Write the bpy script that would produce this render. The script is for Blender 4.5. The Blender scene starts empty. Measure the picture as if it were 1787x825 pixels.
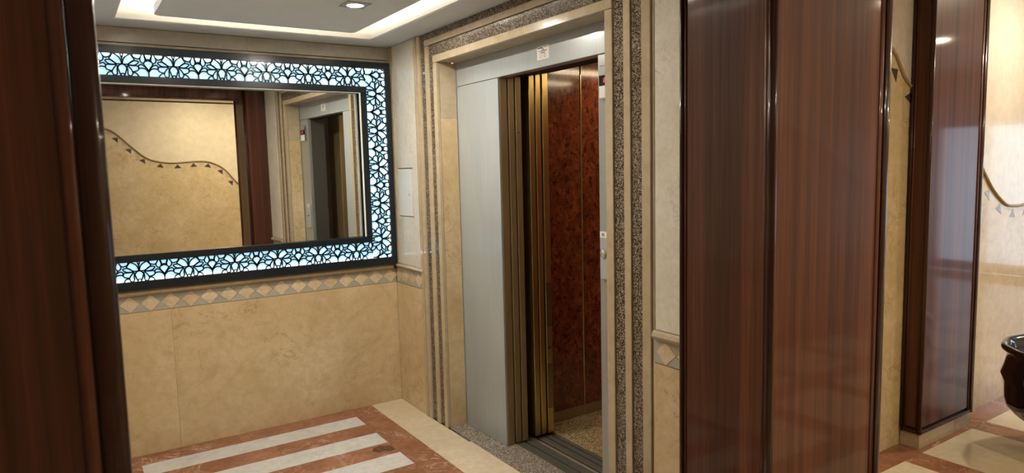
import bpy, bmesh, math, random
from mathutils import Vector, Matrix
random.seed(7)
S = bpy.context.scene
C = S.collection

# ------------------------------------------------------------------ camera
cam_d = bpy.data.cameras.new('camera'); cam = bpy.data.objects.new('camera', cam_d); C.objects.link(cam)
cam_d.sensor_width = 36.0; cam_d.lens = 24.108; cam_d.clip_start = 0.02
cam_d.dof.use_dof = True; cam_d.dof.focus_distance = 3.8; cam_d.dof.aperture_fstop = 5.0
Rm = Matrix(((0.834486, 0.075260, -0.545865), (-0.550506, 0.070727, -0.831830), (-0.023996, 0.994653, 0.100451)))
cam.matrix_world = Matrix.Translation((0, 0, 1.6)) @ Rm.to_4x4()
S.camera = cam

# ------------------------------------------------------------------ world (daylight beyond the glazed entrance) and exposure
W = bpy.data.worlds.new('world'); S.world = W; W.use_nodes = True
bg = W.node_tree.nodes['Background']; bg.inputs[0].default_value = (0.72, 0.84, 1.0, 1); bg.inputs[1].default_value = 3.6
S.view_settings.view_transform = 'Standard'; S.view_settings.look = 'None'
S.view_settings.gamma = 1.0; S.view_settings.use_curve_mapping = False
S.view_settings.exposure = 0.0
# lamp strengths, the added alcove lamp's among them (used by the builders below)
COVE, DOWN, CORR, LATT, CAB, LEDB = 80.0, 1560.0, 960.0, 1.05, 14.0, 9.0

# ------------------------------------------------------------------ material helpers
def newmat(name):
    m = bpy.data.materials.new(name); m.use_nodes = True
    nt = m.node_tree
    return m, nt, nt.nodes['Principled BSDF']
def nd(nt, t, **kw):
    n = nt.nodes.new(t)
    for k, v in kw.items():
        k2 = k.replace('_', ' ')
        if k2 in n.inputs: n.inputs[k2].default_value = v
        else: setattr(n, k, v)
    return n
def lk(nt, a, b): nt.links.new(a, b)
def coords(nt, scale=(1, 1, 1), rnd=7.0, rot=(0, 0, 0)):
    g = nd(nt, 'ShaderNodeNewGeometry'); oi = nd(nt, 'ShaderNodeObjectInfo')
    a = nd(nt, 'ShaderNodeVectorMath', operation='SCALE'); a.inputs[0].default_value = (rnd, rnd*1.7, rnd*2.3)
    lk(nt, oi.outputs['Random'], a.inputs['Scale'])
    b = nd(nt, 'ShaderNodeVectorMath', operation='ADD'); lk(nt, g.outputs['Position'], b.inputs[0]); lk(nt, a.outputs[0], b.inputs[1])
    m = nd(nt, 'ShaderNodeMapping'); m.inputs['Scale'].default_value = scale; m.inputs['Rotation'].default_value = rot
    lk(nt, b.outputs[0], m.inputs[0])
    return m.outputs[0]
def ramp(nt, fac, stops, interp='LINEAR'):
    r = nd(nt, 'ShaderNodeValToRGB'); r.color_ramp.interpolation = interp
    e = r.color_ramp.elements
    while len(e) < len(stops): e.new(0.5)
    for i, (p, c) in enumerate(stops):
        e[i].position = p; e[i].color = (*c, 1)
    lk(nt, fac, r.inputs[0]); return r.outputs[0]
def mix(nt, fac, a, b, mode='MIX'):
    n = nd(nt, 'ShaderNodeMix', data_type='RGBA', blend_type=mode)
    if isinstance(fac, float): n.inputs[0].default_value = fac
    else: lk(nt, fac, n.inputs[0])
    for i, v in ((6, a), (7, b)):
        if isinstance(v, tuple): n.inputs[i].default_value = (*v, 1)
        else: lk(nt, v, n.inputs[i])
    return n.outputs[2]
def noise(nt, vec, scale, detail=4, rough=.55, dist=0.0):
    n = nd(nt, 'ShaderNodeTexNoise', Scale=scale, Detail=detail, Roughness=rough, Distortion=dist); lk(nt, vec, n.inputs['Vector']); return n.outputs['Fac']
def bump(nt, p, h, strength, dist=.002):
    b = nd(nt, 'ShaderNodeBump', Strength=strength, Distance=dist); lk(nt, h, b.inputs['Height']); lk(nt, b.outputs[0], p.inputs['Normal'])
def plain(name, col, rough=.5, metal=0.0, coat=0.0, spec=.5, grain=0.06):
    m, nt, p = newmat(name)
    v = coords(nt); f = noise(nt, v, 9, 3)
    lo = tuple(max(0, c*(1-grain)) for c in col); hi = tuple(min(1, c*(1+grain)) for c in col)
    lk(nt, ramp(nt, f, [(.3, lo), (.7, hi)]), p.inputs['Base Color'])
    p.inputs['Roughness'].default_value = rough; p.inputs['Metallic'].default_value = metal
    p.inputs['Coat Weight'].default_value = coat; p.inputs['Coat Roughness'].default_value = .06
    p.inputs['Specular IOR Level'].default_value = spec
    return m
def emit(name, col, s):
    m, nt, p = newmat(name)
    p.inputs['Base Color'].default_value = (.8, .8, .8, 1)
    p.inputs['Emission Color'].default_value = (*col, 1); p.inputs['Emission Strength'].default_value = s
    return m

def marble(name, base, light, vein, rough=.14, vein_amt=.5, scale=1.0, bmp=0.0, cloud=.3):
    m, nt, p = newmat(name)
    v = coords(nt, (scale, scale, scale), 7.0, (0.3, 0.5, 0.2))
    f1 = noise(nt, v, 2.2, 6, .6, .6); f2 = noise(nt, v, 20, 8, .7)
    c = ramp(nt, f1, [(.32, base), (.68, light)])
    c = mix(nt, ramp(nt, f2, [(.38, (0, 0, 0)), (.7, (.6, .6, .6))]), c, tuple(x*.8 for x in base))
    fc = noise(nt, v, 5.5, 7, .7, .8)                   # ochre clouds
    c = mix(nt, ramp(nt, fc, [(.52, (0, 0, 0)), (.72, (cloud,)*3)]), c, tuple(x*.6+y*.4 for x, y in zip(base, vein)))
    f3 = noise(nt, v, 2.8, 9, .68, 1.6)                 # thin veins where the noise crosses the middle
    d = nd(nt, 'ShaderNodeMath', operation='SUBTRACT'); lk(nt, f3, d.inputs[0]); d.inputs[1].default_value = .5
    ab = nd(nt, 'ShaderNodeMath', operation='ABSOLUTE'); lk(nt, d.outputs[0], ab.inputs[0])
    vm = ramp(nt, ab.outputs[0], [(0.0, (vein_amt,)*3), (.007, (vein_amt*.35,)*3), (.02, (0, 0, 0))])
    msk = ramp(nt, noise(nt, v, 3.1, 2), [(.48, (0, 0, 0)), (.62, (1, 1, 1))])
    vm2 = mix(nt, 1.0, vm, msk, 'MULTIPLY')
    c = mix(nt, vm2, c, vein)
    lk(nt, c, p.inputs['Base Color'])
    p.inputs['Roughness'].default_value = rough
    p.inputs['Coat Weight'].default_value = .3; p.inputs['Coat Roughness'].default_value = .035; p.inputs['Specular IOR Level'].default_value = .2
    if bmp: bump(nt, p, f2, bmp, .003)
    return m

def wood(name, dark, mid, hi, rough=.38):
    m, nt, p = newmat(name)
    v = coords(nt, (1, 1, .012), 3.0)
    f = noise(nt, v, 16, 6, .7, .3); f2 = noise(nt, coords(nt, (1, 1, .03), 3.0), 140, 3, .6)
    c = ramp(nt, f, [(.28, dark), (.5, mid), (.74, hi)])
    c = mix(nt, ramp(nt, f2, [(.4, (0, 0, 0)), (.8, (.45, .45, .45))]), c, dark)
    lk(nt, c, p.inputs['Base Color'])
    p.inputs['Roughness'].default_value = rough
    p.inputs['Coat Weight'].default_value = .36; p.inputs['Coat Roughness'].default_value = .06; p.inputs['Specular IOR Level'].default_value = .12
    bump(nt, p, f2, .05, .001)
    return m

def granite(name, cols, scale=260, rough=.12):
    m, nt, p = newmat(name)
    v = coords(nt, (1, 1, 1), 3.0)
    w = nd(nt, 'ShaderNodeTexVoronoi', Scale=scale); lk(nt, v, w.inputs['Vector'])
    bw = nd(nt, 'ShaderNodeSeparateColor'); lk(nt, w.outputs['Color'], bw.inputs[0])
    n = len(cols); c = ramp(nt, bw.outputs[0], [(i/n, cc) for i, cc in enumerate(cols)], 'CONSTANT')
    f = noise(nt, v, 60, 3)
    c = mix(nt, ramp(nt, f, [(.4, (0, 0, 0)), (.7, (.4, .4, .4))]), c, cols[0])
    lk(nt, c, p.inputs['Base Color']); p.inputs['Roughness'].default_value = rough
    p.inputs['Coat Weight'].default_value = .4; p.inputs['Coat Roughness'].default_value = .03; p.inputs['Specular IOR Level'].default_value = .1
    return m

def brushed(name, col, rough=.3, metal=1.0, grainz=True, coat=0.0):
    m, nt, p = newmat(name)
    f = noise(nt, coords(nt, (1, 1, .01) if grainz else (1, 1, 1), 3.0), 220, 3, .6)
    f2 = noise(nt, coords(nt, (1, 1, .25), 3.0), 6, 4, .6)
    c = ramp(nt, f, [(.3, tuple(x*.86 for x in col)), (.7, col)])
    c = mix(nt, ramp(nt, f2, [(.45, (0, 0, 0)), (.8, (.35, .35, .35))]), c, tuple(x*.6 for x in col))
    lk(nt, c, p.inputs['Base Color']); p.inputs['Roughness'].default_value = rough; p.inputs['Metallic'].default_value = metal
    if coat: p.inputs['Coat Weight'].default_value = coat; p.inputs['Coat Roughness'].default_value = .09; p.inputs['Specular IOR Level'].default_value = .2
    return m

def burl_mat():
    m, nt, p = newmat('burl laminate')
    v = coords(nt, (1, 1, .8), 1.0)
    f = noise(nt, v, 20, 6, .7, .5); f2 = noise(nt, coords(nt, (1.3, 1, .9), 1.0, (.4, .7, .3)), 34, 4, .6, .7); f3 = noise(nt, v, 6, 3, .6, .4)
    c = ramp(nt, f, [(.3, (.10, .022, .010)), (.5, (.20, .048, .018)), (.72, (.36, .105, .038))])
    c = mix(nt, ramp(nt, f2, [(.53, (0, 0, 0)), (.62, (.85, .85, .85))]), c, (.035, .010, .007))
    c = mix(nt, ramp(nt, f3, [(.45, (0, 0, 0)), (.7, (.45, .45, .45))]), c, (.07, .017, .010))
    lk(nt, c, p.inputs['Base Color']); p.inputs['Roughness'].default_value = .16
    p.inputs['Coat Weight'].default_value = .4; p.inputs['Coat Roughness'].default_value = .05
    return m

M = {}
M['cream'] = marble('cream marble', (.60, .46, .26), (.74, .61, .40), (.30, .19, .07), .16, .65, 1.0, 0.0, .6)
M['cream_plain'] = marble('plain cream marble', (.47, .385, .26), (.56, .475, .335), (.42, .3, .16), .2, .25)
M['floor_cream'] = marble('cream floor marble', (.67, .57, .42), (.77, .68, .53), (.45, .33, .18), .12, .3)
M['panel_white'] = marble('pale rough marble', (.72, .68, .58), (.80, .77, .69), (.36, .33, .28), .3, .75, 2.2, .5)
M['cool_cream'] = marble('cool-lit cream marble', (.48, .45, .38), (.58, .55, .47), (.36, .33, .28), .25, .3)  # cream marble greyed: cool light above the mirror is in its colour
M['grey_stone'] = marble('grey mosaic stone', (.39, .375, .32), (.50, .48, .415), (.25, .24, .2), .3, .4, 2.0)
M['diamond'] = marble('honey mosaic stone', (.60, .47, .28), (.80, .70, .52), (.36, .23, .1), .25, .4, 2.0)
M['red'] = marble('red floor marble', (.235, .09, .05), (.42, .20, .12), (.72, .58, .46), .12, 1.0, 1.5)
M['white'] = marble('white floor marble', (.60, .62, .63), (.76, .78, .79), (.26, .28, .30), .12, .8, 1.2)
M['plaster_wave'] = marble('smooth ivory wall', (.72, .63, .47), (.77, .69, .53), (.6, .5, .35), .25, .2, .6)
M['daylit_wave'] = marble('daylit ivory wall', (.68, .62, .55), (.75, .70, .64), (.55, .46, .38), .16, .4, .8)  # ivory wall again, paled with the daylight put into its colour
M['wood'] = wood('mahogany', (.024, .009, .006), (.092, .032, .018), (.185, .066, .034))
M['wood_edge'] = wood('dark mahogany edge', (.014, .006, .005), (.04, .014, .009), (.085, .03, .018), .25)
M['granite'] = granite('brown granite', [(.022, .016, .011), (.06, .042, .028), (.15, .105, .07), (.33, .26, .19), (.05, .035, .025), (.46, .40, .32)], 300)
M['granite_sill'] = granite('grey granite', [(.06, .055, .05), (.16, .14, .12), (.30, .26, .22), (.44, .39, .33), (.22, .19, .16), (.52, .47, .4)], 300, .2)
M['granite_car'] = granite('yellow granite', [(.06, .04, .02), (.2, .14, .07), (.36, .27, .13), (.48, .38, .2), (.28, .2, .1), (.55, .46, .28)], 240, .2)
M['steel'] = brushed('grey enamelled steel', (.41, .45, .47), .3, .1, True, .35)
M['jamb_steel'] = brushed('pale enamelled steel', (.36, .37, .36), .3, .3)
M['brass'] = brushed('brass', (.62, .46, .19), .28, .9)
M['bronze'] = brushed('dull bronze', (.40, .31, .16), .4, .55)
M['alu'] = brushed('aluminium', (.34, .33, .29), .35, .6, False)
M['shaded_steel'] = brushed('shaded steel', (.12, .12, .11), .4, .4)  # grey steel with the unlit reveal's shade put into the colour
M['chrome'] = plain('chrome', (.8, .82, .84), .08, 1.0)
M['black'] = plain('black painted metal', (.012, .018, .023), .25, 0.0, .05, .3)
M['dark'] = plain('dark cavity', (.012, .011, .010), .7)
M['rubber'] = plain('dark groove', (.02, .018, .015), .6)
M['burl'] = burl_mat()
M['ceiling'] = plain('ceiling paint lit blue', (.69, .765, .84), .7, grain=.02)  # ceiling white with the lattice's blue light mixed into the colour
M['cove_white'] = plain('cove paint', (.82, .80, .75), .7, grain=.02)  # ceiling paint again, toned warm so the lit cove reads cream
M['concrete'] = plain('mortar', (.36, .29, .20), .9)
M['grout'] = plain('grout', (.22, .16, .11), .9)
M['mirror'] = plain('mirror silver', (.92, .94, .92), .005, 1.0, grain=0.0)
M['edge_glint'] = plain('mirror edge glint', (.93, .95, .95), .2, .0, grain=0.0)  # white painted strips stand for the bright reflection along the mirror's edge
M['vase'] = plain('black glaze', (.006, .006, .007), .12, 0, .6)
M['silver'] = plain('silver', (.75, .75, .75), .15, 1.0)
M['paper'] = plain('paper', (.80, .77, .76), .5, grain=.02)
M['ink'] = plain('black ink', (.03, .03, .035), .6)
M['ink_grey'] = plain('grey ink', (.22, .20, .21), .6)
M['screen'] = plain('black display', (.01, .01, .012), .15)
M['red_plastic'] = plain('red plastic', (.6, .05, .04), .4)
M['hatch'] = plain('white hatch paint', (.74, .77, .76), .35, grain=.03)
M['tri_dark'] = plain('dark slate tile', (.06, .052, .045), .3, grain=.2)
M['tri_grey'] = plain('grey slate tile', (.27, .28, .28), .3, grain=.15)
M['tri_light'] = plain('beige tile', (.50, .42, .30), .3, grain=.1)
M['rope'] = plain('tan moulding', (.36, .25, .12), .4, grain=.15)
M['latt_light'] = emit('backlit acrylic', (.36, .73, .97), LATT)
M['led_bar'] = emit('cool led bar', (.62, .86, 1.0), LEDB)
M['led'] = emit('warm led strip', (1.0, .90, .74), COVE)
M['lamp'] = emit('downlight lamp', (1.0, .90, .76), DOWN)
M['corr_lamp'] = emit('corridor lamp', (1.0, .84, .60), CORR)
M['cab_lamp'] = emit('car lamp', (1.0, .80, .50), CAB)
def glass_mat():
    m, nt, p = newmat('clear glass')
    out = nt.nodes['Material Output']; nt.nodes.remove(p)
    t = nd(nt, 'ShaderNodeBsdfTransparent'); t.inputs[0].default_value = (.92, .96, .97, 1)
    g = nd(nt, 'ShaderNodeBsdfGlossy'); g.inputs['Roughness'].default_value = .02
    ly = nd(nt, 'ShaderNodeLayerWeight', Blend=.12); x = nd(nt, 'ShaderNodeMixShader')
    lk(nt, ly.outputs['Fresnel'], x.inputs[0]); lk(nt, t.outputs[0], x.inputs[1]); lk(nt, g.outputs[0], x.inputs[2]); lk(nt, x.outputs[0], out.inputs[0])
    return m
M['glass'] = glass_mat()

# ------------------------------------------------------------------ object helpers
WL = {}                         # world origin of every object built
def reg(o, parent, world):
    world = Vector(world); WL[o.name] = world
    C.objects.link(o)
    if parent is not None:
        o.parent = parent; o.location = world - WL[parent.name]
    else: o.location = world
    return o
def tag(o, label=None, cat=None, group=None, kind=None):
    if label: o['label'] = label
    if cat: o['category'] = cat
    if group: o['group'] = group
    if kind: o['kind'] = kind
    return o
def thing(name, loc, label, cat, group=None):
    o = bpy.data.objects.new(name, None); o.empty_display_size = .05
    reg(o, None, loc); return tag(o, label, cat, group)
_cache = {}
def box(name, x, y, z, mat, parent=None, bev=0.0, seg=1):
    d = tuple(round(b-a, 5) for a, b in (x, y, z)); key = (d, mat, bev, seg)
    me = _cache.get(key)
    if me is None:
        bm = bmesh.new(); bmesh.ops.create_cube(bm, size=1.0)
        for v in bm.verts: v.co = Vector((v.co.x*d[0], v.co.y*d[1], v.co.z*d[2]))
        if bev: bmesh.ops.bevel(bm, geom=list(bm.edges), offset=bev, segments=seg, affect='EDGES', profile=.5)
        me = bpy.data.meshes.new(name); bm.to_mesh(me); bm.free(); me.materials.append(M[mat])
        _cache[key] = me
    o = bpy.data.objects.new(name, me)
    return reg(o, parent, [(a+b)/2 for a, b in (x, y, z)])
def mesh(name, verts, faces, mat, parent=None, smooth=False, origin=None):
    if origin is None:
        origin = Vector([(min(v[i] for v in verts)+max(v[i] for v in verts))/2 for i in range(3)])
    origin = Vector(origin)
    me = bpy.data.meshes.new(name); me.from_pydata([tuple(Vector(v)-origin) for v in verts], [], faces)
    bm = bmesh.new(); bm.from_mesh(me); bmesh.ops.recalc_face_normals(bm, faces=list(bm.faces)); bm.to_mesh(me); bm.free()
    me.materials.append(M[mat])
    if smooth:
        for p in me.polygons: p.use_smooth = True
    return reg(bpy.data.objects.new(name, me), parent, origin)
def prism(name, pts, plane, a, b, mat, parent=None):
    """polygon pts in plane 'xz' (a..b along y), 'yz' (along x) or 'xy' (along z)"""
    f = {'xz': lambda p, t: (p[0], t, p[1]), 'yz': lambda p, t: (t, p[0], p[1]), 'xy': lambda p, t: (p[0], p[1], t)}[plane]
    n = len(pts); vs = [f(p, a) for p in pts]+[f(p, b) for p in pts]
    fs = [tuple(range(n)), tuple(range(n, 2*n))]+[(i, (i+1) % n, n+(i+1) % n, n+i) for i in range(n)]
    return mesh(name, vs, fs, mat, parent)
def tube(name, pts, r, mat, parent=None, n=8):
    vs, fs = [], []
    pts = [Vector(p) for p in pts]
    for i, p in enumerate(pts):
        t = (pts[min(i+1, len(pts)-1)]-pts[max(i-1, 0)]).normalized()
        a = t.cross(Vector((0, 0, 1)) if abs(t.z) < .9 else Vector((0, 1, 0))).normalized(); b = t.cross(a)
        for k in range(n):
            w = 2*math.pi*k/n; vs.append(p+a*r*math.cos(w)+b*r*math.sin(w))
    for i in range(len(pts)-1):
        for k in range(n): fs.append((i*n+k, i*n+(k+1) % n, (i+1)*n+(k+1) % n, (i+1)*n+k))
    fs += [tuple(range(n)), tuple(range((len(pts)-1)*n, len(pts)*n))]
    return mesh(name, vs, fs, mat, parent, True)
def lathe(name, prof, c, mat, parent=None, n=32, flute=0.0, smooth=True, cap=True):
    vs, fs = [], []
    for r, z in prof:
        for k in range(n):
            w = 2*math.pi*k/n; rr = r*(1+flute*math.cos(12*w)); vs.append((c[0]+rr*math.cos(w), c[1]+rr*math.sin(w), c[2]+z))
    for i in range(len(prof)-1):
        for k in range(n): fs.append((i*n+k, i*n+(k+1) % n, (i+1)*n+(k+1) % n, (i+1)*n+k))
    if cap: fs += [tuple(range(n)), tuple(range((len(prof)-1)*n, len(prof)*n))]
    return mesh(name, vs, fs, mat, parent, smooth)
def catmull(pts, n=6):
    P = [Vector(p) for p in pts]; P = [2*P[0]-P[1]]+P+[2*P[-1]-P[-2]]; out = []
    for i in range(1, len(P)-2):
        a, b, c, d = P[i-1:i+3]
        for k in range(n):
            t = k/n; out.append(.5*((2*b)+(c-a)*t+(2*a-5*b+4*c-d)*t*t+(3*b-a-3*c+d)*t**3))
    return out+[P[-2]]

# key planes (metres)
XE, YM = 1.902, 4.363           # elevator wall, mirror wall
XL = -0.12                      # left wall of the alcove
YC = 1.933                      # corridor wall on the elevator side
YO = -1.40                      # corridor wall opposite
XA, XB = -3.0, 10.5             # ends of the corridor
ZS, ZC = 2.412, 2.75            # alcove soffit, corridor ceiling
CY0, CY1 = 1.22, 1.58           # portal columns
g = .0005

# ================================================================== FLOOR
floor = tag(box('floor', (XA-.1, XB+.1), (YO-.1, YM+.1), (-.15, -.012), 'grout'), 'red, white and cream marble tiled floor', None, None, 'structure')
def tile(x0, x1, y0, y1, mat): return box('floor_tile', (x0+g, x1-g), (y0+g, y1-g), (-.012, 0), mat, floor)
R0, R1, B0, B1 = .267, 1.512, .104, 1.675
for a, b in ((3.412, YM), (2.46, 3.412), (CY1, 2.46)):
    tile(B1, 1.915 if b < 4 else XE, a, b, 'floor_cream'); tile(XL, B0, a, b, 'floor_cream')
tile(B0, .80, 4.211, YM, 'red'); tile(.80, B1, 4.211, YM, 'red')
st = [(4.045, 4.211), (3.695, 3.874), (3.333, 3.522), (2.985, 3.165), (2.635, 2.815), (2.285, 2.465), (1.935, 2.115)]
for i, (a, b) in enumerate(st):
    tile(R0, R1, a, b, 'white')
    lo = st[i+1][1] if i+1 < len(st) else CY1
    sp = (.95, .62, 1.1)[i % 3]
    tile(R0, sp, lo, a, 'red'); tile(sp, R1, lo, a, 'red')
for a, b in ((3.62, 4.211), (2.9, 3.62), (2.2, 2.9), (CY1, 2.2)):
    tile(R1, B1, a, b, 'red'); tile(B0, R0, a, b, 'red')
tile(.065, 1.69, CY0, CY1, 'red')
M['inclusion'] = marble('dark marble inclusion', (.04, .02, .014), (.17, .07, .04), (.4, .25, .16), .12, .8, 8.0)
prism('dark_inclusion', [(1.385, 3.625), (1.41, 3.665), (1.45, 3.672), (1.475, 3.655), (1.505, 3.64), (1.508, 3.575), (1.475, 3.56), (1.45, 3.585), (1.41, 3.59)], 'xy', .0, .0005, 'inclusion', floor)
# corridor: cream squares in a red grid
x = XA; y_rows = [(1.213, 1.795), (.451, 1.033), (-.311, .271), (-1.073, -.491)]
xs = [3.815+.762*k for k in range(-9, 10)]
for x0 in xs:
    if x0+.762 > XB: continue
    for (a, b) in y_rows:
        if a > 1.2 and x0 < 2.29: b2 = CY0
        else: b2 = b
        if b2-a > .05: tile(x0, x0+.582, a, b2, 'floor_cream'); tile(x0+.582, x0+.762, a, b2, 'red')
    for (a, b) in ((1.795, YC), (1.033, 1.213), (.271, .451), (-.491, -.311), (YO, -1.073)):
        if a > 1.5 and x0 < 2.29: continue
        if a == 1.033 and x0 < 2.29: b = CY0
        tile(x0, x0+.762, a, b, 'red')

# ================================================================== MIRROR WALL
wb = tag(box('wall_back', (XL-.1, 2.02), (YM+.022, YM+.15), (-.012, 2.60), 'concrete'), 'cream marble back wall with a diamond mosaic band', None, None, 'structure')
def slabY(x0, x1, z0, z1, mat, yf, parent, name='marble_slab', th=.02, bev=0.0):
    return box(name, (x0+g, x1-g), (yf, yf+th), (z0+g, z1-g), mat, parent, bev)
slabY(XL, .49, 0, .833, 'cream', YM, wb); slabY(.49, XE, 0, .833, 'cream', YM, wb)
slabY(XL, .75, .966, 2.326, 'cream_plain', YM, wb); slabY(.75, XE, .966, 2.326, 'cream_plain', YM, wb)
slabY(XL, 1.0, 2.329, ZS-.003, 'cool_cream', YM-.006, wb, th=.026); slabY(1.0, XE-.004, 2.329, ZS-.003, 'cool_cream', YM-.006, wb, th=.026)
def mosaic(axis, centers, lo, hi, zc, hz, face, parent):
    """diamonds with grey triangles between, on a wall facing -y ('x') or -x ('y')"""
    pl = 'xz' if axis == 'x' else 'yz'; hw = .0505
    a_, b_ = (lo+.001, hi-.012) if axis == 'x' else (max(lo, CY1+.003), min(hi, YM-.001))
    (box('mosaic_bed', (a_, b_), (face+.0025, face+.021), (zc-hz, zc+hz), 'grey_stone', parent) if axis == 'x' else box('mosaic_bed', (face+.0025, face+.021), (a_, b_), (zc-hz, zc+hz), 'grey_stone', parent))
    for c in centers:
        jit = random.uniform(-.002, .002)
        pts = [(c-hw+jit, zc), (c, zc-hz+.001), (c+hw+jit, zc), (c, zc+hz-.001)]
        if c-hw < lo or c+hw > hi: continue
        prism('mosaic_diamond', pts, pl, face-.001, face+.002, 'diamond', parent)
    cs = sorted(centers)
    for a, b in zip(cs[:-1], cs[1:]):
        mid = (a+b)/2
        if a-.01 < lo or b+.01 > hi: continue
        for s in (-1, 1):
            prism('mosaic_triangle', [(a+.004, zc+s*(hz-.0005)), (b-.004, zc+s*(hz-.0005)), (mid+.003, zc+s*.0035), (mid-.003, zc+s*.0035)], pl, face, face+.002, 'grey_stone', parent)
mosaic('x', [.492+.1048*k for k in range(-6, 14)], XL, XE+.01, .881, .047, YM, wb)
prism('ledge_moulding', [(YM+.02, .931), (YM-.018, .931), (YM-.026, .94), (YM-.024, .952), (YM-.012, .9645), (YM+.02, .9645)], 'yz', XL+.002, XE-.03, 'rope', wb).data.materials[0] = M['cream_plain']

# ================================================================== ELEVATOR WALL
JL, JR, ZL = 3.672, 2.178, 2.225        # marble opening
wr = tag(box('wall_right', (XE+.022, 2.02), (JL+.024, YM+.02), (-.012, 2.60), 'concrete'), 'elevator wall of cream marble with pale panels', None, None, 'structure')
box('wall_core', (XE+.022, 2.02), (CY1+.002, JR-.024), (-.012, 2.60), 'concrete', wr)
box('wall_core', (XE+.022, 2.02), (JR-.023, JL+.023), (ZL+.026, 2.60), 'concrete', wr)
def slabX(y0, y1, z0, z1, mat, parent, name='marble_slab', xf=XE, th=.02, bev=0.0):
    return box(name, (xf, xf+th), (y0+g, y1-g), (z0+g, z1-g), mat, parent, bev)
# left of the door
slabX(4.30, YM-.001, .968, ZS-.003, 'cream_plain', wr, 'corner_strip', XE-.006, .026)
slabX(3.955, 4.298, 1.611, ZS-.003, 'panel_white', wr)
slabX(3.955, 4.046, .968, 1.611, 'panel_white', wr); slabX(4.268, 4.298, .968, 1.611, 'panel_white', wr)
slabX(4.046, 4.268, .968, 1.293, 'panel_white', wr)
prism('ledge_moulding', [(XE+.02, .944), (XE-.012, .944), (XE-.018, .953), (XE-.014, .962), (XE-.004, .966), (XE+.02, .966)], 'xz', 3.922, YM-.03, 'cream_plain', wr)
mosaic('y', [4.005+.1048*k for k in range(0, 4)], 3.953, 4.40, .886, .052, XE, wr)
slabX(3.953, YM-.001, 0, .832, 'cream', wr)
# right of the door
slabX(CY1+.002, 1.893, .957, ZS-.003, 'panel_white', wr)
prism('ledge_moulding', [(XE+.02, .923), (XE-.012, .923), (XE-.018, .934), (XE-.014, .948), (XE-.004, .955), (XE+.02, .955)], 'xz', CY1+.004, 1.898, 'cream_plain', wr)
mosaic('y', [1.838-.1048*k for k in range(0, 3)], 1.59, 1.903, .872, .047, XE, wr)
slabX(CY1+.002, 1.903, 0, .822, 'cream', wr)

# door surround: cream mouldings standing proud of granite strips
sr = tag(box('trim_1', (XE+.0215, XE+.0222), (JL+.003, 3.95), (0, ZS-.004), 'concrete'), 'stepped cream marble and brown granite surround of the elevator door', None, None, 'structure')
def strip(y0, y1, z0, z1, mat, name, xf): return box(name, (xf, XE+.021), (y0+.0004, y1-.0004), (z0+.0004, z1-.0004), mat, sr, .002)
GX = XE+.007
vl = [(3.923, 3.952, 'cream_plain', XE-.010), (3.878, 3.922, 'cream_plain', XE-.004), (3.817, 3.878, 'granite', GX), (3.768, 3.817, 'cream_plain', XE), (3.713, 3.768, 'granite', GX), (JL, 3.713, 'cream_plain', XE)]
vr = [(1.904, 1.916, 'cream_plain', XE+.008), (1.916, 1.965, 'cream_plain', XE-.002), (1.965, 2.028, 'granite', GX), (2.028, 2.068, 'cream_plain', XE), (2.068, 2.131, 'granite', GX), (2.131, JR, 'cream_plain', XE)]
tops = [ZS-.004, ZS-.004, 2.371, 2.3345, 2.2675, 2.2245]
for vs_ in (vl, vr):
    for (a, b, m_, xf), zt in zip(vs_, tops):
        strip(a, b, 0, zt, m_, 'granite_strip' if m_ == 'granite' else 'marble_strip', xf)
strip(1.965, 3.878, 2.3715, ZS-.002, 'granite', 'granite_strip', GX)
strip(2.028, 3.817, 2.335, 2.371, 'cream_plain', 'marble_strip', XE-.0005)
for a, b in ((2.068, 3.40), (3.40, 3.768)): strip(a, b, 2.268, 2.334, 'granite', 'granite_strip', GX)
strip(2.131, 3.713, ZL, 2.2675, 'cream_plain', 'marble_strip', XE-.0005)
# reveals of the marble opening
for z0, z1, mt in ((0, 1.90, 'cream'), (1.90, ZL-.001, 'cream_plain')):
    box('reveal_slab', (XE+.0225, 2.035), (JL, JL+.02), (z0+g, z1-g), mt, sr); box('reveal_slab', (XE+.0225, 2.035), (JR-.02, JR), (z0+g, z1-g), mt, sr)
box('reveal_slab', (XE+.0225, 2.035), (JR+.002, JL-.002), (ZL, ZL+.02), 'cream_plain', sr)

# left wall of the alcove
wl = tag(box('wall_left', (XL-.12, XL-.021), (CY1+.003, YM+.02), (-.012, 2.60), 'concrete'), 'cream marble wall of the elevator alcove opposite the lift', None, None, 'structure')
for a, b in ((CY1+.003, 2.5), (2.5, 3.43), (3.43, YM-.001)):
    box('marble_slab', (XL-.02, XL), (a+g, b-g), (0, .833), 'cream', wl, .0012); box('marble_slab', (XL-.02, XL), (a+g, b-g), (.968, ZS-.003), 'panel_white', wl, .0012)
    box('marble_slab', (XL-.02, XL), (a+g, b-g), (.835, .966), 'cream_plain', wl, .0012)

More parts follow.
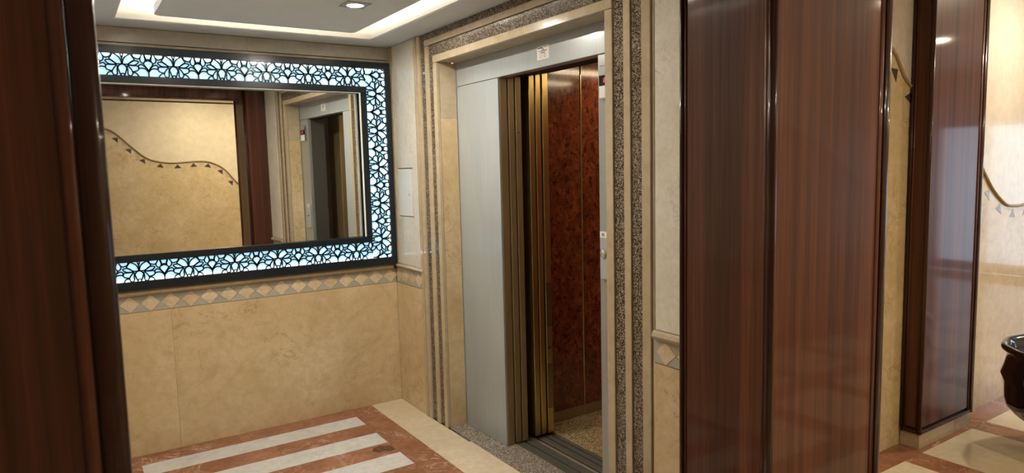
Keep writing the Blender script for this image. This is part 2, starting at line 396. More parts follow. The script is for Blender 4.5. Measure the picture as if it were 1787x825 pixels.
# ================================================================== CORRIDOR WALLS with the wave border
def wave_wall(name, y, face, x0, x1, ctrl, label, tri_mats, ext, tri_step=.125, upper='plaster_wave'):
    """wall in the plane y; face=+1 looks to +y, -1 to -y"""
    w = tag(box(name, (ext[0], ext[1]), sorted((y-face*.022, y-face*.12)), (-.012, ZC), 'concrete'), label, None, None, 'structure')
    cv = [p for p in catmull([(a, 0, b) for a, b in ctrl], 8)]
    xs_ = [p.x for p in cv]
    def zc(xx):
        for p, q in zip(cv[:-1], cv[1:]):
            if p.x <= xx <= q.x: return p.z+(q.z-p.z)*(xx-p.x)/max(1e-6, q.x-p.x)
        return cv[0].z if xx < cv[0].x else cv[-1].z
    ya, yb = y-face*.02, y
    cuts = [x0]
    while cuts[-1] < x1-.6: cuts.append(cuts[-1]+1.8)
    cuts[-1] = x1
    for a, b in zip(cuts[:-1], cuts[1:]):
        n = 16; top = [(a+g+(b-a-2*g)*k/n) for k in range(n+1)]
        prism('marble_slab', [(a+g, 0.0), (b-g, 0.0)]+[(t, zc(t)-.004) for t in reversed(top)], 'xz', ya, yb, 'cream', w)
        prism('upper_panel', [(b-g, ZC-.002), (a+g, ZC-.002)]+[(t, zc(t)+.004) for t in top], 'xz', ya, yb+face*.004, upper, w)
    n = int((x1-x0)/.04); tube('rope_moulding', [(x0+(x1-x0)*k/n, y+face*.006, zc(x0+(x1-x0)*k/n)) for k in range(n+1)], .0085, 'rope', w)
    # triangles hung under the moulding
    L = x0+.06; k = 0
    while L < x1-.1:
        sl = (zc(L+.03)-zc(L-.03))/.06; th = math.atan(sl); t = Vector((math.cos(th), math.sin(th))); nn = Vector((t.y, -t.x))
        p = Vector((L, zc(L)))+nn*.022
        if k % 2 == 0: pts = [p, p+nn*.052-t*.045, p+nn*.052+t*.045]
        else: pts = [p-t*.045, p+t*.045, p+nn*.05]
        m_ = tri_mats[0] if k % 2 == 0 else tri_mats[1]
        if m_ == 'tri_grey' and L < 4.3: m_ = 'tri_dark'
        if m_ == 'cream': L += tri_step/2*math.cos(th); k += 1; continue
        prism('border_triangle', [tuple(q) for q in pts], 'xz', y-face*.001, y+face*.0015, m_, w)
        L += tri_step/2*math.cos(th)+.0; k += 1
    return w
wave_wall('wall_corridor', YC, -1, 2.312, XB, [(2.30, 1.75), (2.8, 2.05), (3.2, 2.25), (3.42, 2.27), (3.665, 2.137), (3.795, 2.001), (4.15, 1.83), (4.5, 1.70), (4.746, 1.486), (4.88, 1.379), (5.047, 1.292), (5.172, 1.273), (5.343, 1.276), (5.7, 1.34), (6.1, 1.7), (6.5, 2.1), (6.9, 2.25), (7.5, 2.0), (8.2, 1.75), (8.8, 1.5), (9.4, 1.3), (10.5, 1.3)],
          'corridor wall of cream marble with a wavy tile border', ('tri_grey', 'cream'), (2.03, XB+.1), .19, 'daylit_wave')
wave_wall('wall_opposite', YO, 1, XA, XB, [(-3.0, 1.4), (-2.4, 1.3), (-1.8, 1.35), (-1.0, 1.75), (-.4, 2.05), (.2, 2.28), (.55, 2.28), (.793, 2.203), (.860, 2.18), (.947, 2.108), (1.107, 1.947), (1.244, 1.83), (1.402, 1.78), (1.566, 1.7655), (1.743, 1.778), (1.916, 1.783), (2.053, 1.752), (2.197, 1.662), (2.35, 1.475), (2.6, 1.3), (2.9, 1.25), (3.4, 1.5), (4.0, 2.0), (4.5, 2.2), (5.2, 2.0), (6.0, 1.75), (7.0, 1.3), (8.0, 1.6), (9.0, 2.1), (10.5, 1.7)],
          'wall opposite the lift, ivory above and marble below a wavy tile border', ('tri_dark', 'tri_light'), (XA-.1, XB+.1), .197)
tag(box('wall_end', (XA-.12, XA), (YO-.02, CY0), (-.012, ZC), 'plaster_wave'), 'plain wall closing the corridor', None, None, 'structure')
wn = tag(box('wall_entrance', (XB, XB+.15), (YO, -1.32), (-.012, ZC), 'plaster_wave'), 'end wall of the corridor around the glazed entrance', None, None, 'structure')
box('wall_core', (XB, XB+.15), (1.32, YC), (-.012, ZC), 'plaster_wave', wn); box('wall_core', (XB, XB+.15), (-1.319, 1.319), (2.15, ZC), 'plaster_wave', wn)
# block of wall behind each portal column
tag(box('wall_pier', (XA, XL-.125), (CY1+.002, CY1+.1), (-.012, ZC), 'concrete'), 'wall behind the left portal column', None, None, 'structure')

# ================================================================== CEILINGS
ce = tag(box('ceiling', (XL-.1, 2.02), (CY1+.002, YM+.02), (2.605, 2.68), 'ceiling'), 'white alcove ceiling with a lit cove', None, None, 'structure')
HX0, HX1, HY0, HY1 = .30, 1.70, 1.95, 4.145
for x_, y_ in (((XL+.001, XE+.02), (HY1, YM)), ((XL+.001, XE+.02), (CY1+.003, HY0)), ((XL+.001, HX0), (HY0, HY1)), ((HX1, XE+.02), (HY0, HY1))):
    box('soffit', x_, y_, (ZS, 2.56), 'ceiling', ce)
box('cove_top', (XL+.001, XE+.02), (CY1+.003, YM), (2.5605, 2.604), 'cove_white', ce)
for x_, y_ in (((HX0+.001, HX1-.001), (HY1-.006, HY1-.0005)), ((HX0+.001, HX1-.001), (HY0+.0005, HY0+.006)), ((HX0+.0005, HX0+.006), (HY0+.007, HY1-.007)), ((HX1-.006, HX1-.0005), (HY0+.007, HY1-.007))):
    box('cove_liner', x_, y_, (ZS+.004, 2.559), 'cove_white', ce)  # thin sheets added to keep the ceiling's blue tint off the cove
fx0, fx1, fy0, fy1, ch = .468, 1.532, 2.12, 3.995, .03
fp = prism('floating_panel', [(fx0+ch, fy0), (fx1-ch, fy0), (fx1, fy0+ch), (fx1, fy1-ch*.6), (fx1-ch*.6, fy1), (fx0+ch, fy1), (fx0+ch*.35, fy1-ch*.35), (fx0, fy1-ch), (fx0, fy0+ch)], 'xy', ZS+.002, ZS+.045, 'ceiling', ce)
for x_, y_ in (((.53, 1.47), (fy1-.09, fy1-.07)), ((.53, 1.47), (fy0+.07, fy0+.09)), ((fx0+.07, fx0+.09), (fy0+.1, fy1-.1)), ((fx1-.09, fx1-.07), (fy0+.1, fy1-.1))):
    box('led_strip', x_, y_, (ZS+.0455, ZS+.055), 'led', ce)
for x_ in (.75, 1.25):
    box('hanger_rod', (x_-.004, x_+.004), (3.0, 3.008), (ZS+.0455, 2.56), 'alu', ce)
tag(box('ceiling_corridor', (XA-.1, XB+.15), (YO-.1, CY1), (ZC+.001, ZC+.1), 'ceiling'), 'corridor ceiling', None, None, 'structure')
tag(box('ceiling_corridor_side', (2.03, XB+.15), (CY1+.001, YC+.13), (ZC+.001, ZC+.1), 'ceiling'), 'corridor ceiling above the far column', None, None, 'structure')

def downlight(x, y, z, label, mat, group, r=.036):
    t = thing('downlight', (x, y, z), label, 'ceiling light', group)
    h = .058
    pts = [(-h, -h), (h, -h), (h, h), (-h, h)]
    for a, b in zip(pts, pts[1:]+pts[:1]):
        x0, x1 = sorted((a[0], b[0])); y0, y1 = sorted((a[1], b[1])); w = .007
        box('trim_bar', (x+x0-w/2, x+x1+w/2) if x1 > x0 else (x+x0-w/2, x+x0+w/2), (y+y0+w/2, y+y1-w/2) if y1 > y0 else (y+y0-w/2, y+y0+w/2), (z-.003, z), 'alu', t)
    lathe('reflector_ring', [(r+.012, 0), (r+.012, -.005), (r+.003, -.007), (r+.001, -.003), (r+.001, 0)], (x, y, z), 'chrome', t, 24, cap=False)
    lathe('lamp', [(r, 0), (r, -.004), (r*.6, -.006), (.001, -.0065)], (x, y, z), mat, t, 20)
    return t
downlight(1.285, 3.315, ZS+.002, 'square recessed lamp in the floating alcove ceiling panel, nearer the mirror', 'lamp', 'lamps of the alcove ceiling', .038)
downlight(.78, 2.40, ZS+.002, 'added unseen square lamp in the floating alcove ceiling panel, nearer the beam', 'lamp', 'lamps of the alcove ceiling', .027)  # unseen second lamp, added to light the alcove
for x_, y_ in ((1.9, -.55), (3.0, -.4), (4.95, 1.3), (5.2, -.3), (7.4, .2)):
    downlight(x_, y_, ZC, 'recessed lamp in the corridor ceiling', 'corr_lamp', 'corridor ceiling lamps', .05)

# ================================================================== BACKLIT MIRROR
FX0, FX1, FZ0, FZ1 = -.085, 1.892, .967, 2.305
LX0, LX1, LZ0, LZ1 = -.045, 1.853, 1.016, 2.262
IX0, IX1, IZ0, IZ1 = .085, 1.722, 1.125, 2.146
GX0, GX1, GZ0, GZ1 = .125, 1.682, 1.164, 2.106
mr = thing('wall_mirror', ((FX0+FX1)/2, YM-.03, FZ0), 'large mirror in a black frame with a glowing blue petal lattice border', 'mirror')
yf, yb = YM-.048, YM-.003
def ring(name, o, i, y0, y1, mat, parent, bev=.002):
    (ox0, ox1, oz0, oz1), (ix0, ix1, iz0, iz1) = o, i
    box(name, (ox0, ox1), (y0, y1), (iz1, oz1), mat, parent, bev); box(name, (ox0, ox1), (y0, y1), (oz0, iz0), mat, parent, bev)
    box(name, (ox0, ix0), (y0, y1), (iz0, iz1), mat, parent, bev); box(name, (ix1, ox1), (y0, y1), (iz0, iz1), mat, parent, bev)
ring('outer_frame_bar', (FX0, FX1, FZ0, FZ1), (LX0, LX1, LZ0, LZ1), yf, yb, 'black', mr)
ring('inner_frame_bar', (IX0, IX1, IZ0, IZ1), (GX0, GX1, GZ0, GZ1), yf, yb-.02, 'black', mr)
ring('light_panel', (LX0+.001, LX1-.001, LZ0+.001, LZ1-.001), (IX0-.001, IX1+.001, IZ0-.001, IZ1+.001), YM-.030, YM-.020, 'latt_light', mr, 0)
for x_, z_ in (((LX0+.002, LX1-.002), (LZ1-.007, LZ1-.002)), ((LX0+.002, LX1-.002), (LZ0+.002, LZ0+.007)), ((LX0+.002, LX0+.007), (LZ0+.008, LZ1-.008)), ((LX1-.007, LX1-.002), (LZ0+.008, LZ1-.008))):
    box('led_bar', x_, (YM-.0325, YM-.0305), z_, 'led_bar', mr)
# glass, turned a little about its upright axis as the photograph's reflection shows
gl = box('mirror_glass', (GX0-.03, GX1+.03), (-.0015, .0015), (GZ0-.03, GZ1+.03), 'mirror', mr)
gl.location.y = (YM-.0085)-WL[mr.name].y - .0; gl.rotation_euler = (math.radians(.0), 0, math.radians(1.3))
gl.location.y = (YM-.022)-WL[mr.name].y
box('mirror_glint', (GX1-.010, GX1-.0005), (yf+.004, YM-.05+.012), (GZ0+.002, GZ1-.002), 'edge_glint', mr)
box('mirror_glint', (GX0+.0005, GX1-.011), (yf+.004, YM-.05+.009), (GZ1-.004, GZ1-.0005), 'edge_glint', mr)

def motif():
    A = []      # curves of one flower (u centred on 0), right half, mirrored below
    A.append([(.0, .535), (.045, .49), (.083, .36), (.066, .22), (.05, .1), (.028, .0)])
    A.append([(.105, .47), (.165, .31), (.195, .15), (.17, .03), (.13, .01), (.1, .08), (.1, .26), (.085, .47)])
    A.append([(.1, .5), (.2, .48), (.29, .47), (.315, .36), (.28, .25), (.2, .2)])
    A.append([(.1, .5), (.22, .5), (.29, .58), (.31, .68), (.23, .71), (.17, .63), (.1, .52)])
    A.append([(.005, .56), (.03, .76), (.08, .9), (.16, 1.0)])
    A.append([(.0, .54), (.1, .53), (.18, .66), (.235, .76), (.2, .9), (.165, 1.0)])
    A.append([(.0, .8), (.025, 1.0)])
    A.append([(.0, .11), (.025, .08), (.042, .0)])
    A.append([(.305, .0), (.26, .13), (.185, .18)])
    A.append([(.2, 1.0), (.22, .87), (.3, .8), (.345, .84)])
    B = []      # tulip between the flowers (u centred on .5), offsets to the right
    B.append([(.0, .2), (.05, .33), (.11, .385), (.19, .36)])
    B.append([(.0, .24), (.04, .38), (.09, .5), (.15, .55), (.19, .47), (.19, .36)])
    B.append([(.0, .25), (.03, .38), (.085, .56), (.07, .68), (.0, .75)])
    B.append([(.06, .68), (.055, .82), (.08, 1.0)]); B.append([(.05, .70), (.048, .82), (.07, 1.0)])
    B.append([(.0, .81), (.035, .77), (.055, .76)])
    B.append([(.08, .58), (.145, .68), (.155, .84), (.115, 1.0)])
    out = [[(0, .55), (0, .8)], [(.5, .0), (.5, .25)]]
    for c in A: out += [c, [(-a, b) for a, b in c]]
    for c in B: out += [[(.5+a, b) for a, b in c], [(.5-a, b) for a, b in c]]
    return out
MOT = motif()
def lattice(name, lo, hi, period, phase, v0, vh, vertical):
    vs, fs = [], []; wd = .0036; y0, y1 = YM-.042, YM-.033
    k0 = math.floor((lo-phase)/period)-1; k1 = math.ceil((hi-phase)/period)+1
    for k in range(k0, k1+1):
        for c in MOT:
            pts = [(phase+(k+u)*period, v0+v*vh) for u, v in c]
            P = [Vector((p.x, p.y)) for p in catmull([(a, b, 0) for a, b in pts], 5)] if len(pts) > 2 else [Vector(p) for p in pts]
            seg = []; runs = []
            for p in P:
                if lo-1e-6 <= p.x <= hi+1e-6: seg.append(p)
                else:
                    if len(seg) > 1: runs.append(seg)
                    seg = []
            if len(seg) > 1: runs.append(seg)
            for run in runs:
                b0 = len(vs)
                for i, p in enumerate(run):
                    t = (run[min(i+1, len(run)-1)]-run[max(i-1, 0)])
                    t = t.normalized() if t.length > 1e-9 else Vector((1, 0)); nn = Vector((-t.y, t.x))*wd
                    for q in (p+nn, p-nn):
                        qq = (q.x, q.y) if not vertical else (q.y, q.x)
                        qq = (min(max(qq[0], LX0), LX1), min(max(qq[1], LZ0), LZ1))
                        vs += [(qq[0], y0, qq[1]), (qq[0], y1, qq[1])]
                for i in range(len(run)-1):
                    a = b0+4*i; b = a+4
                    fs += [(a, b, b+2, a+2), (a, a+1, b+1, b), (a+2, b+2, b+3, a+3)]
                fs += [(b0, b0+2, b0+3, b0+1)]; a = b0+4*(len(run)-1); fs += [(a, a+1, a+3, a+2)]
    o = mesh(name, vs, fs, 'black', mr); return o
lattice('petal_lattice', LX0, IX1+.0, .2535, .592, LZ0, IZ0-LZ0, False)
lattice('petal_lattice', LX0, IX1+.0, .2535, .592-.003, IZ1, LZ1-IZ1, False)
lattice('petal_lattice', LZ0, LZ1, .2405, 1.142, IX1, LX1-IX1, True)
lattice('petal_lattice', LZ0, LZ1, .2405, 1.142, LX0, IX0-LX0, True)

# ================================================================== HATCH in the pale panel
ht = thing('access_hatch', (XE, 4.157, 1.293), 'small white service hatch in the pale panel beside the mirror', 'hatch')
box('hatch_door', (XE-.004, XE+.012), (4.066, 4.264), (1.297, 1.605), 'hatch', ht, .002)
box('hatch_frame', (XE+.013, XE+.02), (4.048, 4.267), (1.295, 1.609), 'tri_dark', ht)
lathe('hatch_knob', [(.006, 0), (.004, .005), (.008, .011), (.002, .014)], (0, 0, 0), 'tri_light', ht, 12)
kn = bpy.data.objects['hatch_knob']; kn.rotation_euler = (0, -math.pi/2, 0); kn.location = Vector((XE-.006, 4.085, 1.44))-WL[ht.name]

# ================================================================== ELEVATOR: landing frame, doors, car
XS = 2.04                                        # face of the enamelled steel
Y_OP, Y_OPR, Z_OP = 3.215, 2.380, 2.086          # clear opening
ef = thing('elevator_door_frame', (XS, (Y_OP+Y_OPR)/2, 0), 'grey enamelled steel frame of the lift doorway set in the marble surround', 'door frame')
box('header_panel', (XS, XS+.06), (JR-.03, JL+.04), (Z_OP+.003, 2.34), 'steel', ef, .002)
box('side_panel', (XS, XS+.012), (Y_OP, JL+.04), (.001, Z_OP), 'steel', ef, .0015)
box('side_reveal', (XS+.0125, XS+.058), (Y_OP, Y_OP+.03), (.001, Z_OP), 'bronze', ef, .0015)
box('jamb_panel', (XS, XS+.03), (JR-.03, Y_OPR), (.001, Z_OP), 'jamb_steel', ef, .002)
box('jamb_reveal', (XS+.0305, XS+.16), (Y_OPR-.03, Y_OPR-.004), (.02, Z_OP), 'shaded_steel', ef, .002)
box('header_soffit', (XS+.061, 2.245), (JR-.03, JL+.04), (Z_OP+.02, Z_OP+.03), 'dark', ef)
# granite threshold and grooved sills
th = tag(box('threshold', (1.917, 2.108), (JR+.001, JL-.001), (-.012, .0005), 'granite_sill', None, .001), 'speckled grey granite threshold in front of the lift sill', None, None, 'structure')
ls = thing('landing_sill', (2.17, 2.8, 0), 'grooved aluminium sill of the landing door', 'door sill')
box('sill_base', (2.112, 2.232), (2.20, 3.66), (-.03, -.006), 'rubber', ls)
for i in range(11):
    if i in (5,): continue
    xx = 2.113+i*.0108; box('sill_ridge', (xx, xx+.0034), (2.205, 3.655), (-.006, .002), 'alu', ls)

ld = thing('landing_door', (2.15, 3.42, 0), 'brass edged sliding landing door leaves stacked open beside the steel panel', 'elevator door')
for a, b in ((2.107, 2.144), (2.153, 2.190)):
    lf = box('door_leaf', (a, b), (3.213, 3.655), (.006, 2.10), 'bronze', ld, .002)
box('screw_head', (2.168, 2.174), (3.209, 3.2125), (1.79, 1.796), 'dark', ld)

car = thing('elevator_car', (2.95, 2.85, 0), 'lift car lined with red burl laminate seen through the open door', 'elevator car')
CX0, CX1, CYR, CYL, CZ = 2.385, 3.62, 2.18, 3.35, 2.22
box('car_floor', (CX0, CX1), (CYR, CYL), (-.02, 0), 'granite_car', car)
for a, b in ((2.405, 2.7215), (2.7325, 3.15), (3.16, CX1)): box('wall_panel', (a, b), (CYL, CYL+.02), (.068, CZ), 'burl', car)
for a, b in ((CX0, 2.72), (2.73, 3.15), (3.16, CX1)): box('wall_panel', (a, b), (CYR-.02, CYR), (.068, CZ), 'burl', car)
box('wall_panel', (CX1+.001, CX1+.02), (CYR, 2.765), (.068, CZ), 'burl', car); box('wall_panel', (CX1+.001, CX1+.02), (2.77, CYL), (.068, CZ), 'burl', car)
box('brass_strip', (2.7225, 2.7315), (CYL-.006, CYL+.005), (.005, 2.157), 'brass', car, .002)
box('brass_strip', (3.1515, 3.1585), (CYL-.006, CYL+.005), (.005, 2.157), 'brass', car, .002)
box('skirting', (2.405, CX1), (CYL-.004, CYL+.019), (.0005, .066), 'bronze', car); box('skirting', (CX0, CX1), (CYR-.019, CYR+.004), (.0005, .066), 'bronze', car)
box('skirting', (CX1-.004, CX1+.02), (CYR+.005, CYL-.005), (.0005, .066), 'bronze', car)
box('car_ceiling', (CX0, CX1+.02), (CYR-.02, CYL+.02), (CZ+.001, CZ+.03), 'panel_white', car)
for y_ in (2.5, 3.05): box('ceiling_lamp', (2.75, 3.3), (y_-.05, y_+.05), (CZ-.012, CZ), 'cab_lamp', car, .003)
rp = box('front_return', (2.343, 2.384), (3.222, 3.40), (.004, 2.20), 'brass', car, .002)
box('front_return', (2.342, 2.384), (2.10, 2.385), (.004, 2.20), 'bronze', car, .002)
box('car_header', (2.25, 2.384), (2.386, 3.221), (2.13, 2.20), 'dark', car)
# perforated vent groups on the brass return: dark holes in a grid
def holes(z0, z1):
    vs, fs = [], []
    nz = int((z1-z0)/.0125)
    for i in range(4):
        for j in range(nz):
            xx = 2.3465+i*.009; zz = z0+j*.0125; b0 = len(vs)
            vs += [(xx, 3.2212, zz), (xx+.0058, 3.2212, zz), (xx+.0058, 3.2212, zz+.008), (xx, 3.2212, zz+.008), (xx, 3.2219, zz), (xx+.0058, 3.2219, zz), (xx+.0058, 3.2219, zz+.008), (xx, 3.2219, zz+.008)]
            fs += [tuple(b0+q for q in f) for f in ((0, 1, 2, 3), (4, 5, 6, 7), (0, 1, 5, 4), (2, 3, 7, 6), (0, 3, 7, 4), (1, 2, 6, 5))]
    o = mesh('vent_holes', vs, fs, 'dark', rp); o['kind'] = 'stuff'
holes(.66, .93); holes(.16, .44)
lathe('peg_hole', [(.008, 0), (.008, .003), (.001, .003)], (0, 0, 0), 'dark', rp, 12); ph = bpy.data.objects['peg_hole']; ph.rotation_euler = (math.pi/2, 0, 0); ph.location = Vector((2.363, 3.2215, .53))-WL[rp.name]
# car door leaves and car sill
cd = thing('car_door', (2.3, 3.43, 0), 'bright brass sliding car door leaves stacked open inside the landing door', 'elevator door')
for a, b in ((2.254, 2.290), (2.299, 2.334)): box('door_leaf', (a, b), (3.226, 3.64), (.006, 2.13), 'brass', cd, .002)
cs_ = thing('car_sill', (2.32, 2.8, 0), 'grooved metal sill along the edge of the lift car', 'door sill')
box('sill_base', (2.262, 2.3835), (2.20, 3.60), (-.03, -.006), 'rubber', cs_)
for i in range(11):
    if i in (4, 8): continue
    xx = 2.263+i*.0110; box('sill_ridge', (xx, xx+.0036), (2.205, 3.2), (-.006, .001), 'alu', cs_)
# shaft behind everything
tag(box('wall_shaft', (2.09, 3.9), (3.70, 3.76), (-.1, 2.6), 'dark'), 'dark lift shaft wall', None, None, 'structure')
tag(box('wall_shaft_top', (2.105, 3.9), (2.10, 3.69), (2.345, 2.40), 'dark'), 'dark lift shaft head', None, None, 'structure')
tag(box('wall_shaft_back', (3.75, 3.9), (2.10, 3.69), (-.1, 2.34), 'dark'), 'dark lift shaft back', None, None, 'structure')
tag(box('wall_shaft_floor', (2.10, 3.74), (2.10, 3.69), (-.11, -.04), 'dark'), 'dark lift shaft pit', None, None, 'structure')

# notice sticker on the header
sk = thing('notice_sticker', (XS, 2.79, 2.125), 'white printed notice stuck on the steel header above the lift door', 'sticker')
box('paper_sheet', (XS-.0012, XS-.0002), (2.739, 2.840), (2.126, 2.192), 'paper', sk)
for i, (a, b, z, h, m_) in enumerate(((2.835, 2.789, 2.182, .005, 'ink'), (2.782, 2.748, 2.184, .003, 'ink_grey'), (2.800, 2.780, 2.174, .004, 'ink'), (2.823, 2.812, 2.1655, .0035, 'ink'), (2.808, 2.757, 2.1665, .004, 'ink'), (2.810, 2.772, 2.158, .004, 'ink'),
        (2.815, 2.811, 2.150, .003, 'ink_grey'), (2.804, 2.798, 2.150, .003, 'ink_grey'), (2.792, 2.788, 2.150, .003, 'ink_grey'), (2.782, 2.769, 2.151, .003, 'ink_grey'),
        (2.815, 2.811, 2.143, .003, 'ink_grey'), (2.804, 2.798, 2.143, .003, 'ink_grey'), (2.792, 2.788, 2.143, .003, 'ink_grey'), (2.782, 2.764, 2.144, .003, 'ink_grey'),
        (2.815, 2.808, 2.136, .003, 'ink_grey'), (2.803, 2.798, 2.136, .003, 'ink_grey'), (2.792, 2.788, 2.136, .003, 'ink_grey'), (2.782, 2.766, 2.137, .003, 'ink_grey'))):
    box('print_mark', (XS-.0017, XS-.0013), (b, a), (z-h/2, z+h/2), m_, sk)
# floor indicator and lock plate on the right jamb
fi = thing('floor_indicator', (XS, 2.30, 1.89), 'chrome framed floor indicator with a dark display on the steel jamb', 'indicator')
box('bezel', (XS-.022, XS-.0005), (2.235, 2.352), (1.885, 2.035), 'chrome', fi, .008, 2)
box('upper_plate', (XS-.024, XS-.0225), (2.243, 2.345), (1.990, 2.028), 'jamb_steel', fi)
box('display', (XS-.0245, XS-.0225), (2.243, 2.345), (1.945, 1.989), 'screen', fi)
box('call_button', (XS-.028, XS-.025), (2.29, 2.315), (1.955, 1.98), 'red_plastic', fi, .004)
box('lower_plate', (XS-.024, XS-.0225), (2.243, 2.345), (1.893, 1.944), 'hatch', fi)
lp = thing('lock_plate', (XS, 2.32, 1.085), 'tall grey key switch plate low on the steel jamb', 'switch plate')
box('plate', (XS-.016, XS-.0005), (2.255, 2.362), (1.085, 1.305), 'steel', lp, .003)
box('label', (XS-.0175, XS-.0163), (2.31, 2.358), (1.275, 1.302), 'paper', lp)
box('print_mark', (XS-.0185, XS-.0177), (2.328, 2.345), (1.282, 1.296), 'tri_grey', lp)
lathe('key_cylinder', [(.018, 0), (.018, .010), (.012, .014), (.002, .014)], (0, 0, 0), 'silver', lp, 20); kc = bpy.data.objects['key_cylinder']; kc.rotation_euler = (0, -math.pi/2, 0); kc.location = Vector((XS-.0225, 2.333, 1.205))-WL[lp.name]

# ================================================================== WOODEN COLUMNS AND BEAM
def panel_face(parent, axis, f, a0, a1, z0, z1, d, w0=.03, w1=.03):
    """framed veneer panel on a face: axis 'y' -> plane y=f looking to d, axis 'x' -> plane x=f"""
    w = .034
    def bb(nm, a, b, zz0, zz1, t0, t1, m_, bev=0.0, seg=1):
        lo, hi = sorted((f+d*t0, f+d*t1))
        if axis == 'y': return box(nm, (a, b), (lo, hi), (zz0, zz1), m_, parent, bev, seg)
        return box(nm, (lo, hi), (a, b), (zz0, zz1), m_, parent, bev, seg)
    def rounded(nm, a, b, zz0, zz1, t0, t1, m_, n=8):
        """upright strip with a gently convex front"""
        c, h = (a+b)/2, (b-a)/2; rim = .35*(t1-t0)
        prof = [(a, t0)]+[(c-h*math.cos(math.pi*k/n), t1-rim+rim*math.sin(math.pi*k/n)) for k in range(n+1)]+[(b, t0)]
        vs = []
        for zz in (zz0, zz1):
            for p, t in prof: vs.append((p, f+d*t, zz) if axis == 'y' else (f+d*t, p, zz))
        m = len(prof); fs = [(i, (i+1) % m, m+(i+1) % m, m+i) for i in range(m)]+[tuple(range(m)), tuple(range(m, 2*m))]
        o = mesh(nm, vs, fs, m_, parent)
        for i in range(1, n+1): o.data.polygons[i].use_smooth = True
        return o
    bb('veneer_panel', a0+w0, a1-w1, z0+w, z1-w, 0, .006, 'wood')
    rounded('stile', a0, a0+w0*.6, z0, z1, 0, .017, 'wood_edge'); rounded('stile', a1-w1*.6, a1, z0, z1, 0, .017, 'wood_edge')
    rounded('bead', a0+w0*.62, a0+w0, z0+w*.64, z1-w*.64, 0, .011, 'wood'); rounded('bead', a1-w1, a1-w1*.62, z0+w*.64, z1-w*.64, 0, .011, 'wood')
    bb('rail', a0+w0*.62, a1-w1*.62, z0, z0+w*.62, 0, .016, 'wood_edge', .005, 2); bb('rail', a0+w0*.62, a1-w1*.62, z1-w*.62, z1, 0, .016, 'wood_edge', .005, 2)
def column(x0, x1, y0, y1, label, faces, zp=.085):
    t = thing('wooden_column', ((x0+x1)/2, (y0+y1)/2, 0), label, 'column', 'mahogany clad columns')
    e = .017
    box('core', (x0+e, x1-e), (y0+e, y1-(e if '+y' in faces else 0)), (zp, ZC-.002), 'wood_edge', t)
    n = max(1, round((x1-x0)/.22)); 
    for k in range(n):
        a = x0+.012+(x1-x0-.024)*k/n; b = x0+.012+(x1-x0-.024)*(k+1)/n
        box('plinth_tile', (a+g, b-g), (y0+.010, y1-.001), (.0005, zp-.001), 'cream_plain', t, .001)
    if '-y' in faces: panel_face(t, 'y', y0+e, x0+.004, x1-.004, zp, ZC-.003, -1, .024, .058)
    if '+y' in faces: panel_face(t, 'y', y1-e, x0+.004, x1-.004, zp, ZC-.003, 1)
    if '-x' in faces: panel_face(t, 'x', x0+e, y0+.004, y1-.004, zp, ZC-.003, -1, min(.036, (y1-y0)/4), min(.026, (y1-y0)/4))
    if '+x' in faces: panel_face(t, 'x', x1-e, y0+.004, y1-.004, zp, ZC-.003, 1, min(.036, (y1-y0)/4), min(.026, (y1-y0)/4))
    return t
column(1.69, 2.31, CY0, CY1, 'reddish mahogany column between the lift alcove and the corridor', ('-y', '+y', '-x', '+x'))
column(3.83, 4.455, 1.815, YC-.002, 'shiny mahogany column on the corridor wall above a marble plinth', ('-y', '-x', '+x'))
column(-.70, .065, CY0, CY1, 'dark mahogany column at the side of the alcove facing the lift', ('-y', '+y', '-x', '+x'))
bmm = thing('wooden_beam', (.88, 1.4, 2.305), 'mahogany beam across the alcove entrance between the two columns', 'beam')
box('core', (.066, 1.689), (CY0+.017, CY1-.017), (2.312, ZC-.002), 'wood_edge', bmm)
box('fascia', (.066, 1.689), (CY0, CY0+.0165), (2.305, ZC-.002), 'wood', bmm, .003); box('fascia', (.066, 1.689), (CY1-.0165, CY1), (2.305, ZC-.002), 'wood', bmm, .003)
box('bottom_bead', (.068, 1.687), (CY1+.0005, CY1+.008), (2.305, 2.325), 'wood', bmm, .003)
# block filling between column and corridor wall
tag(box('wall_block', (2.03, 2.309), (CY1+.002, YC+.02), (-.012, ZC), 'concrete'), 'wall block behind the right portal column', None, None, 'structure')

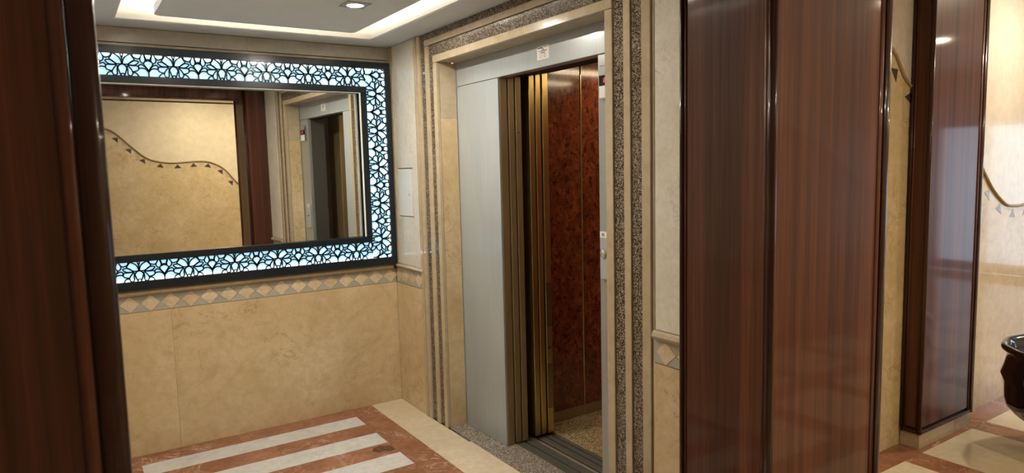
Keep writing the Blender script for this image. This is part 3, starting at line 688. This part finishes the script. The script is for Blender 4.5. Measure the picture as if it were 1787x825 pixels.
# ================================================================== ENTRANCE
dr = tag(box('door_1', (XB+.02, XB+.08), (-1.318, -1.25), (0, 2.149), 'wood_edge'), 'glazed entrance doors with curved iron grille', None, None, 'structure')
box('door_frame', (XB+.02, XB+.08), (1.25, 1.318), (0, 2.149), 'wood_edge', dr); box('door_frame', (XB+.02, XB+.08), (-1.249, 1.249), (2.08, 2.149), 'wood_edge', dr)
for y0, y1 in ((-1.248, -.42), (-.415, .415), (.42, 1.248)):
    box('door_stile', (XB+.03, XB+.07), (y0, y0+.05), (.01, 2.079), 'wood_edge', dr); box('door_stile', (XB+.03, XB+.07), (y1-.05, y1), (.01, 2.079), 'wood_edge', dr)
    box('door_rail', (XB+.03, XB+.07), (y0+.051, y1-.051), (.01, .14), 'wood_edge', dr); box('door_rail', (XB+.03, XB+.07), (y0+.051, y1-.051), (2.0, 2.079), 'wood_edge', dr)
    box('glass_pane', (XB+.045, XB+.052), (y0+.051, y1-.051), (.141, 1.999), 'glass', dr)
rr = random.Random(3)
for j in range(7):
    z0 = .2+j*.11
    for k in range(4):
        yy = -.34+k*.19+(j % 2)*.09
        tube('grille_bar', [(XB+.036, yy, z0), (XB+.036, yy+rr.uniform(.04, .1), z0+.05), (XB+.036, yy+rr.uniform(-.02, .12), z0+.11)], .008, 'black', dr, 6)

# ================================================================== VASE
vc = (4.33, 1.25, 0)
vz = thing('floor_vase', vc, 'glossy black fluted vase standing on the floor by the marble wall', 'vase')
body = lathe('vase_body', [(.10, .15), (.15, .165), (.24, .19), (.30, .225), (.335, .27), (.345, .31), (.347, .36), (.350, .40), (.366, .444), (.352, .485), (.342, .53), (.338, .552), (.352, .562), (.366, .578), (.367, .592), (.358, .602), (.340, .600), (.325, .57), (.30, .50), (.01, .48)], vc, 'vase', vz, 72, .008)
lathe('vase_foot', [(.17, .001), (.175, .02), (.14, .045), (.09, .07), (.075, .10), (.085, .13), (.10, .149)], vc, 'vase', vz, 48)
ang = math.radians(196)
hx, hy = vc[0]+.364*math.cos(ang), vc[1]+.364*math.sin(ang)
tube('rim_ornament', [(hx+.03*math.sin(a)*-math.sin(ang)-.006*math.cos(ang)*-1+(-.008*math.cos(ang)), hy+.03*math.sin(a)*math.cos(ang)-.004, .578+.012*math.cos(a)) for a in [k*math.pi/6 for k in range(13)]], .005, 'silver', vz, 6)
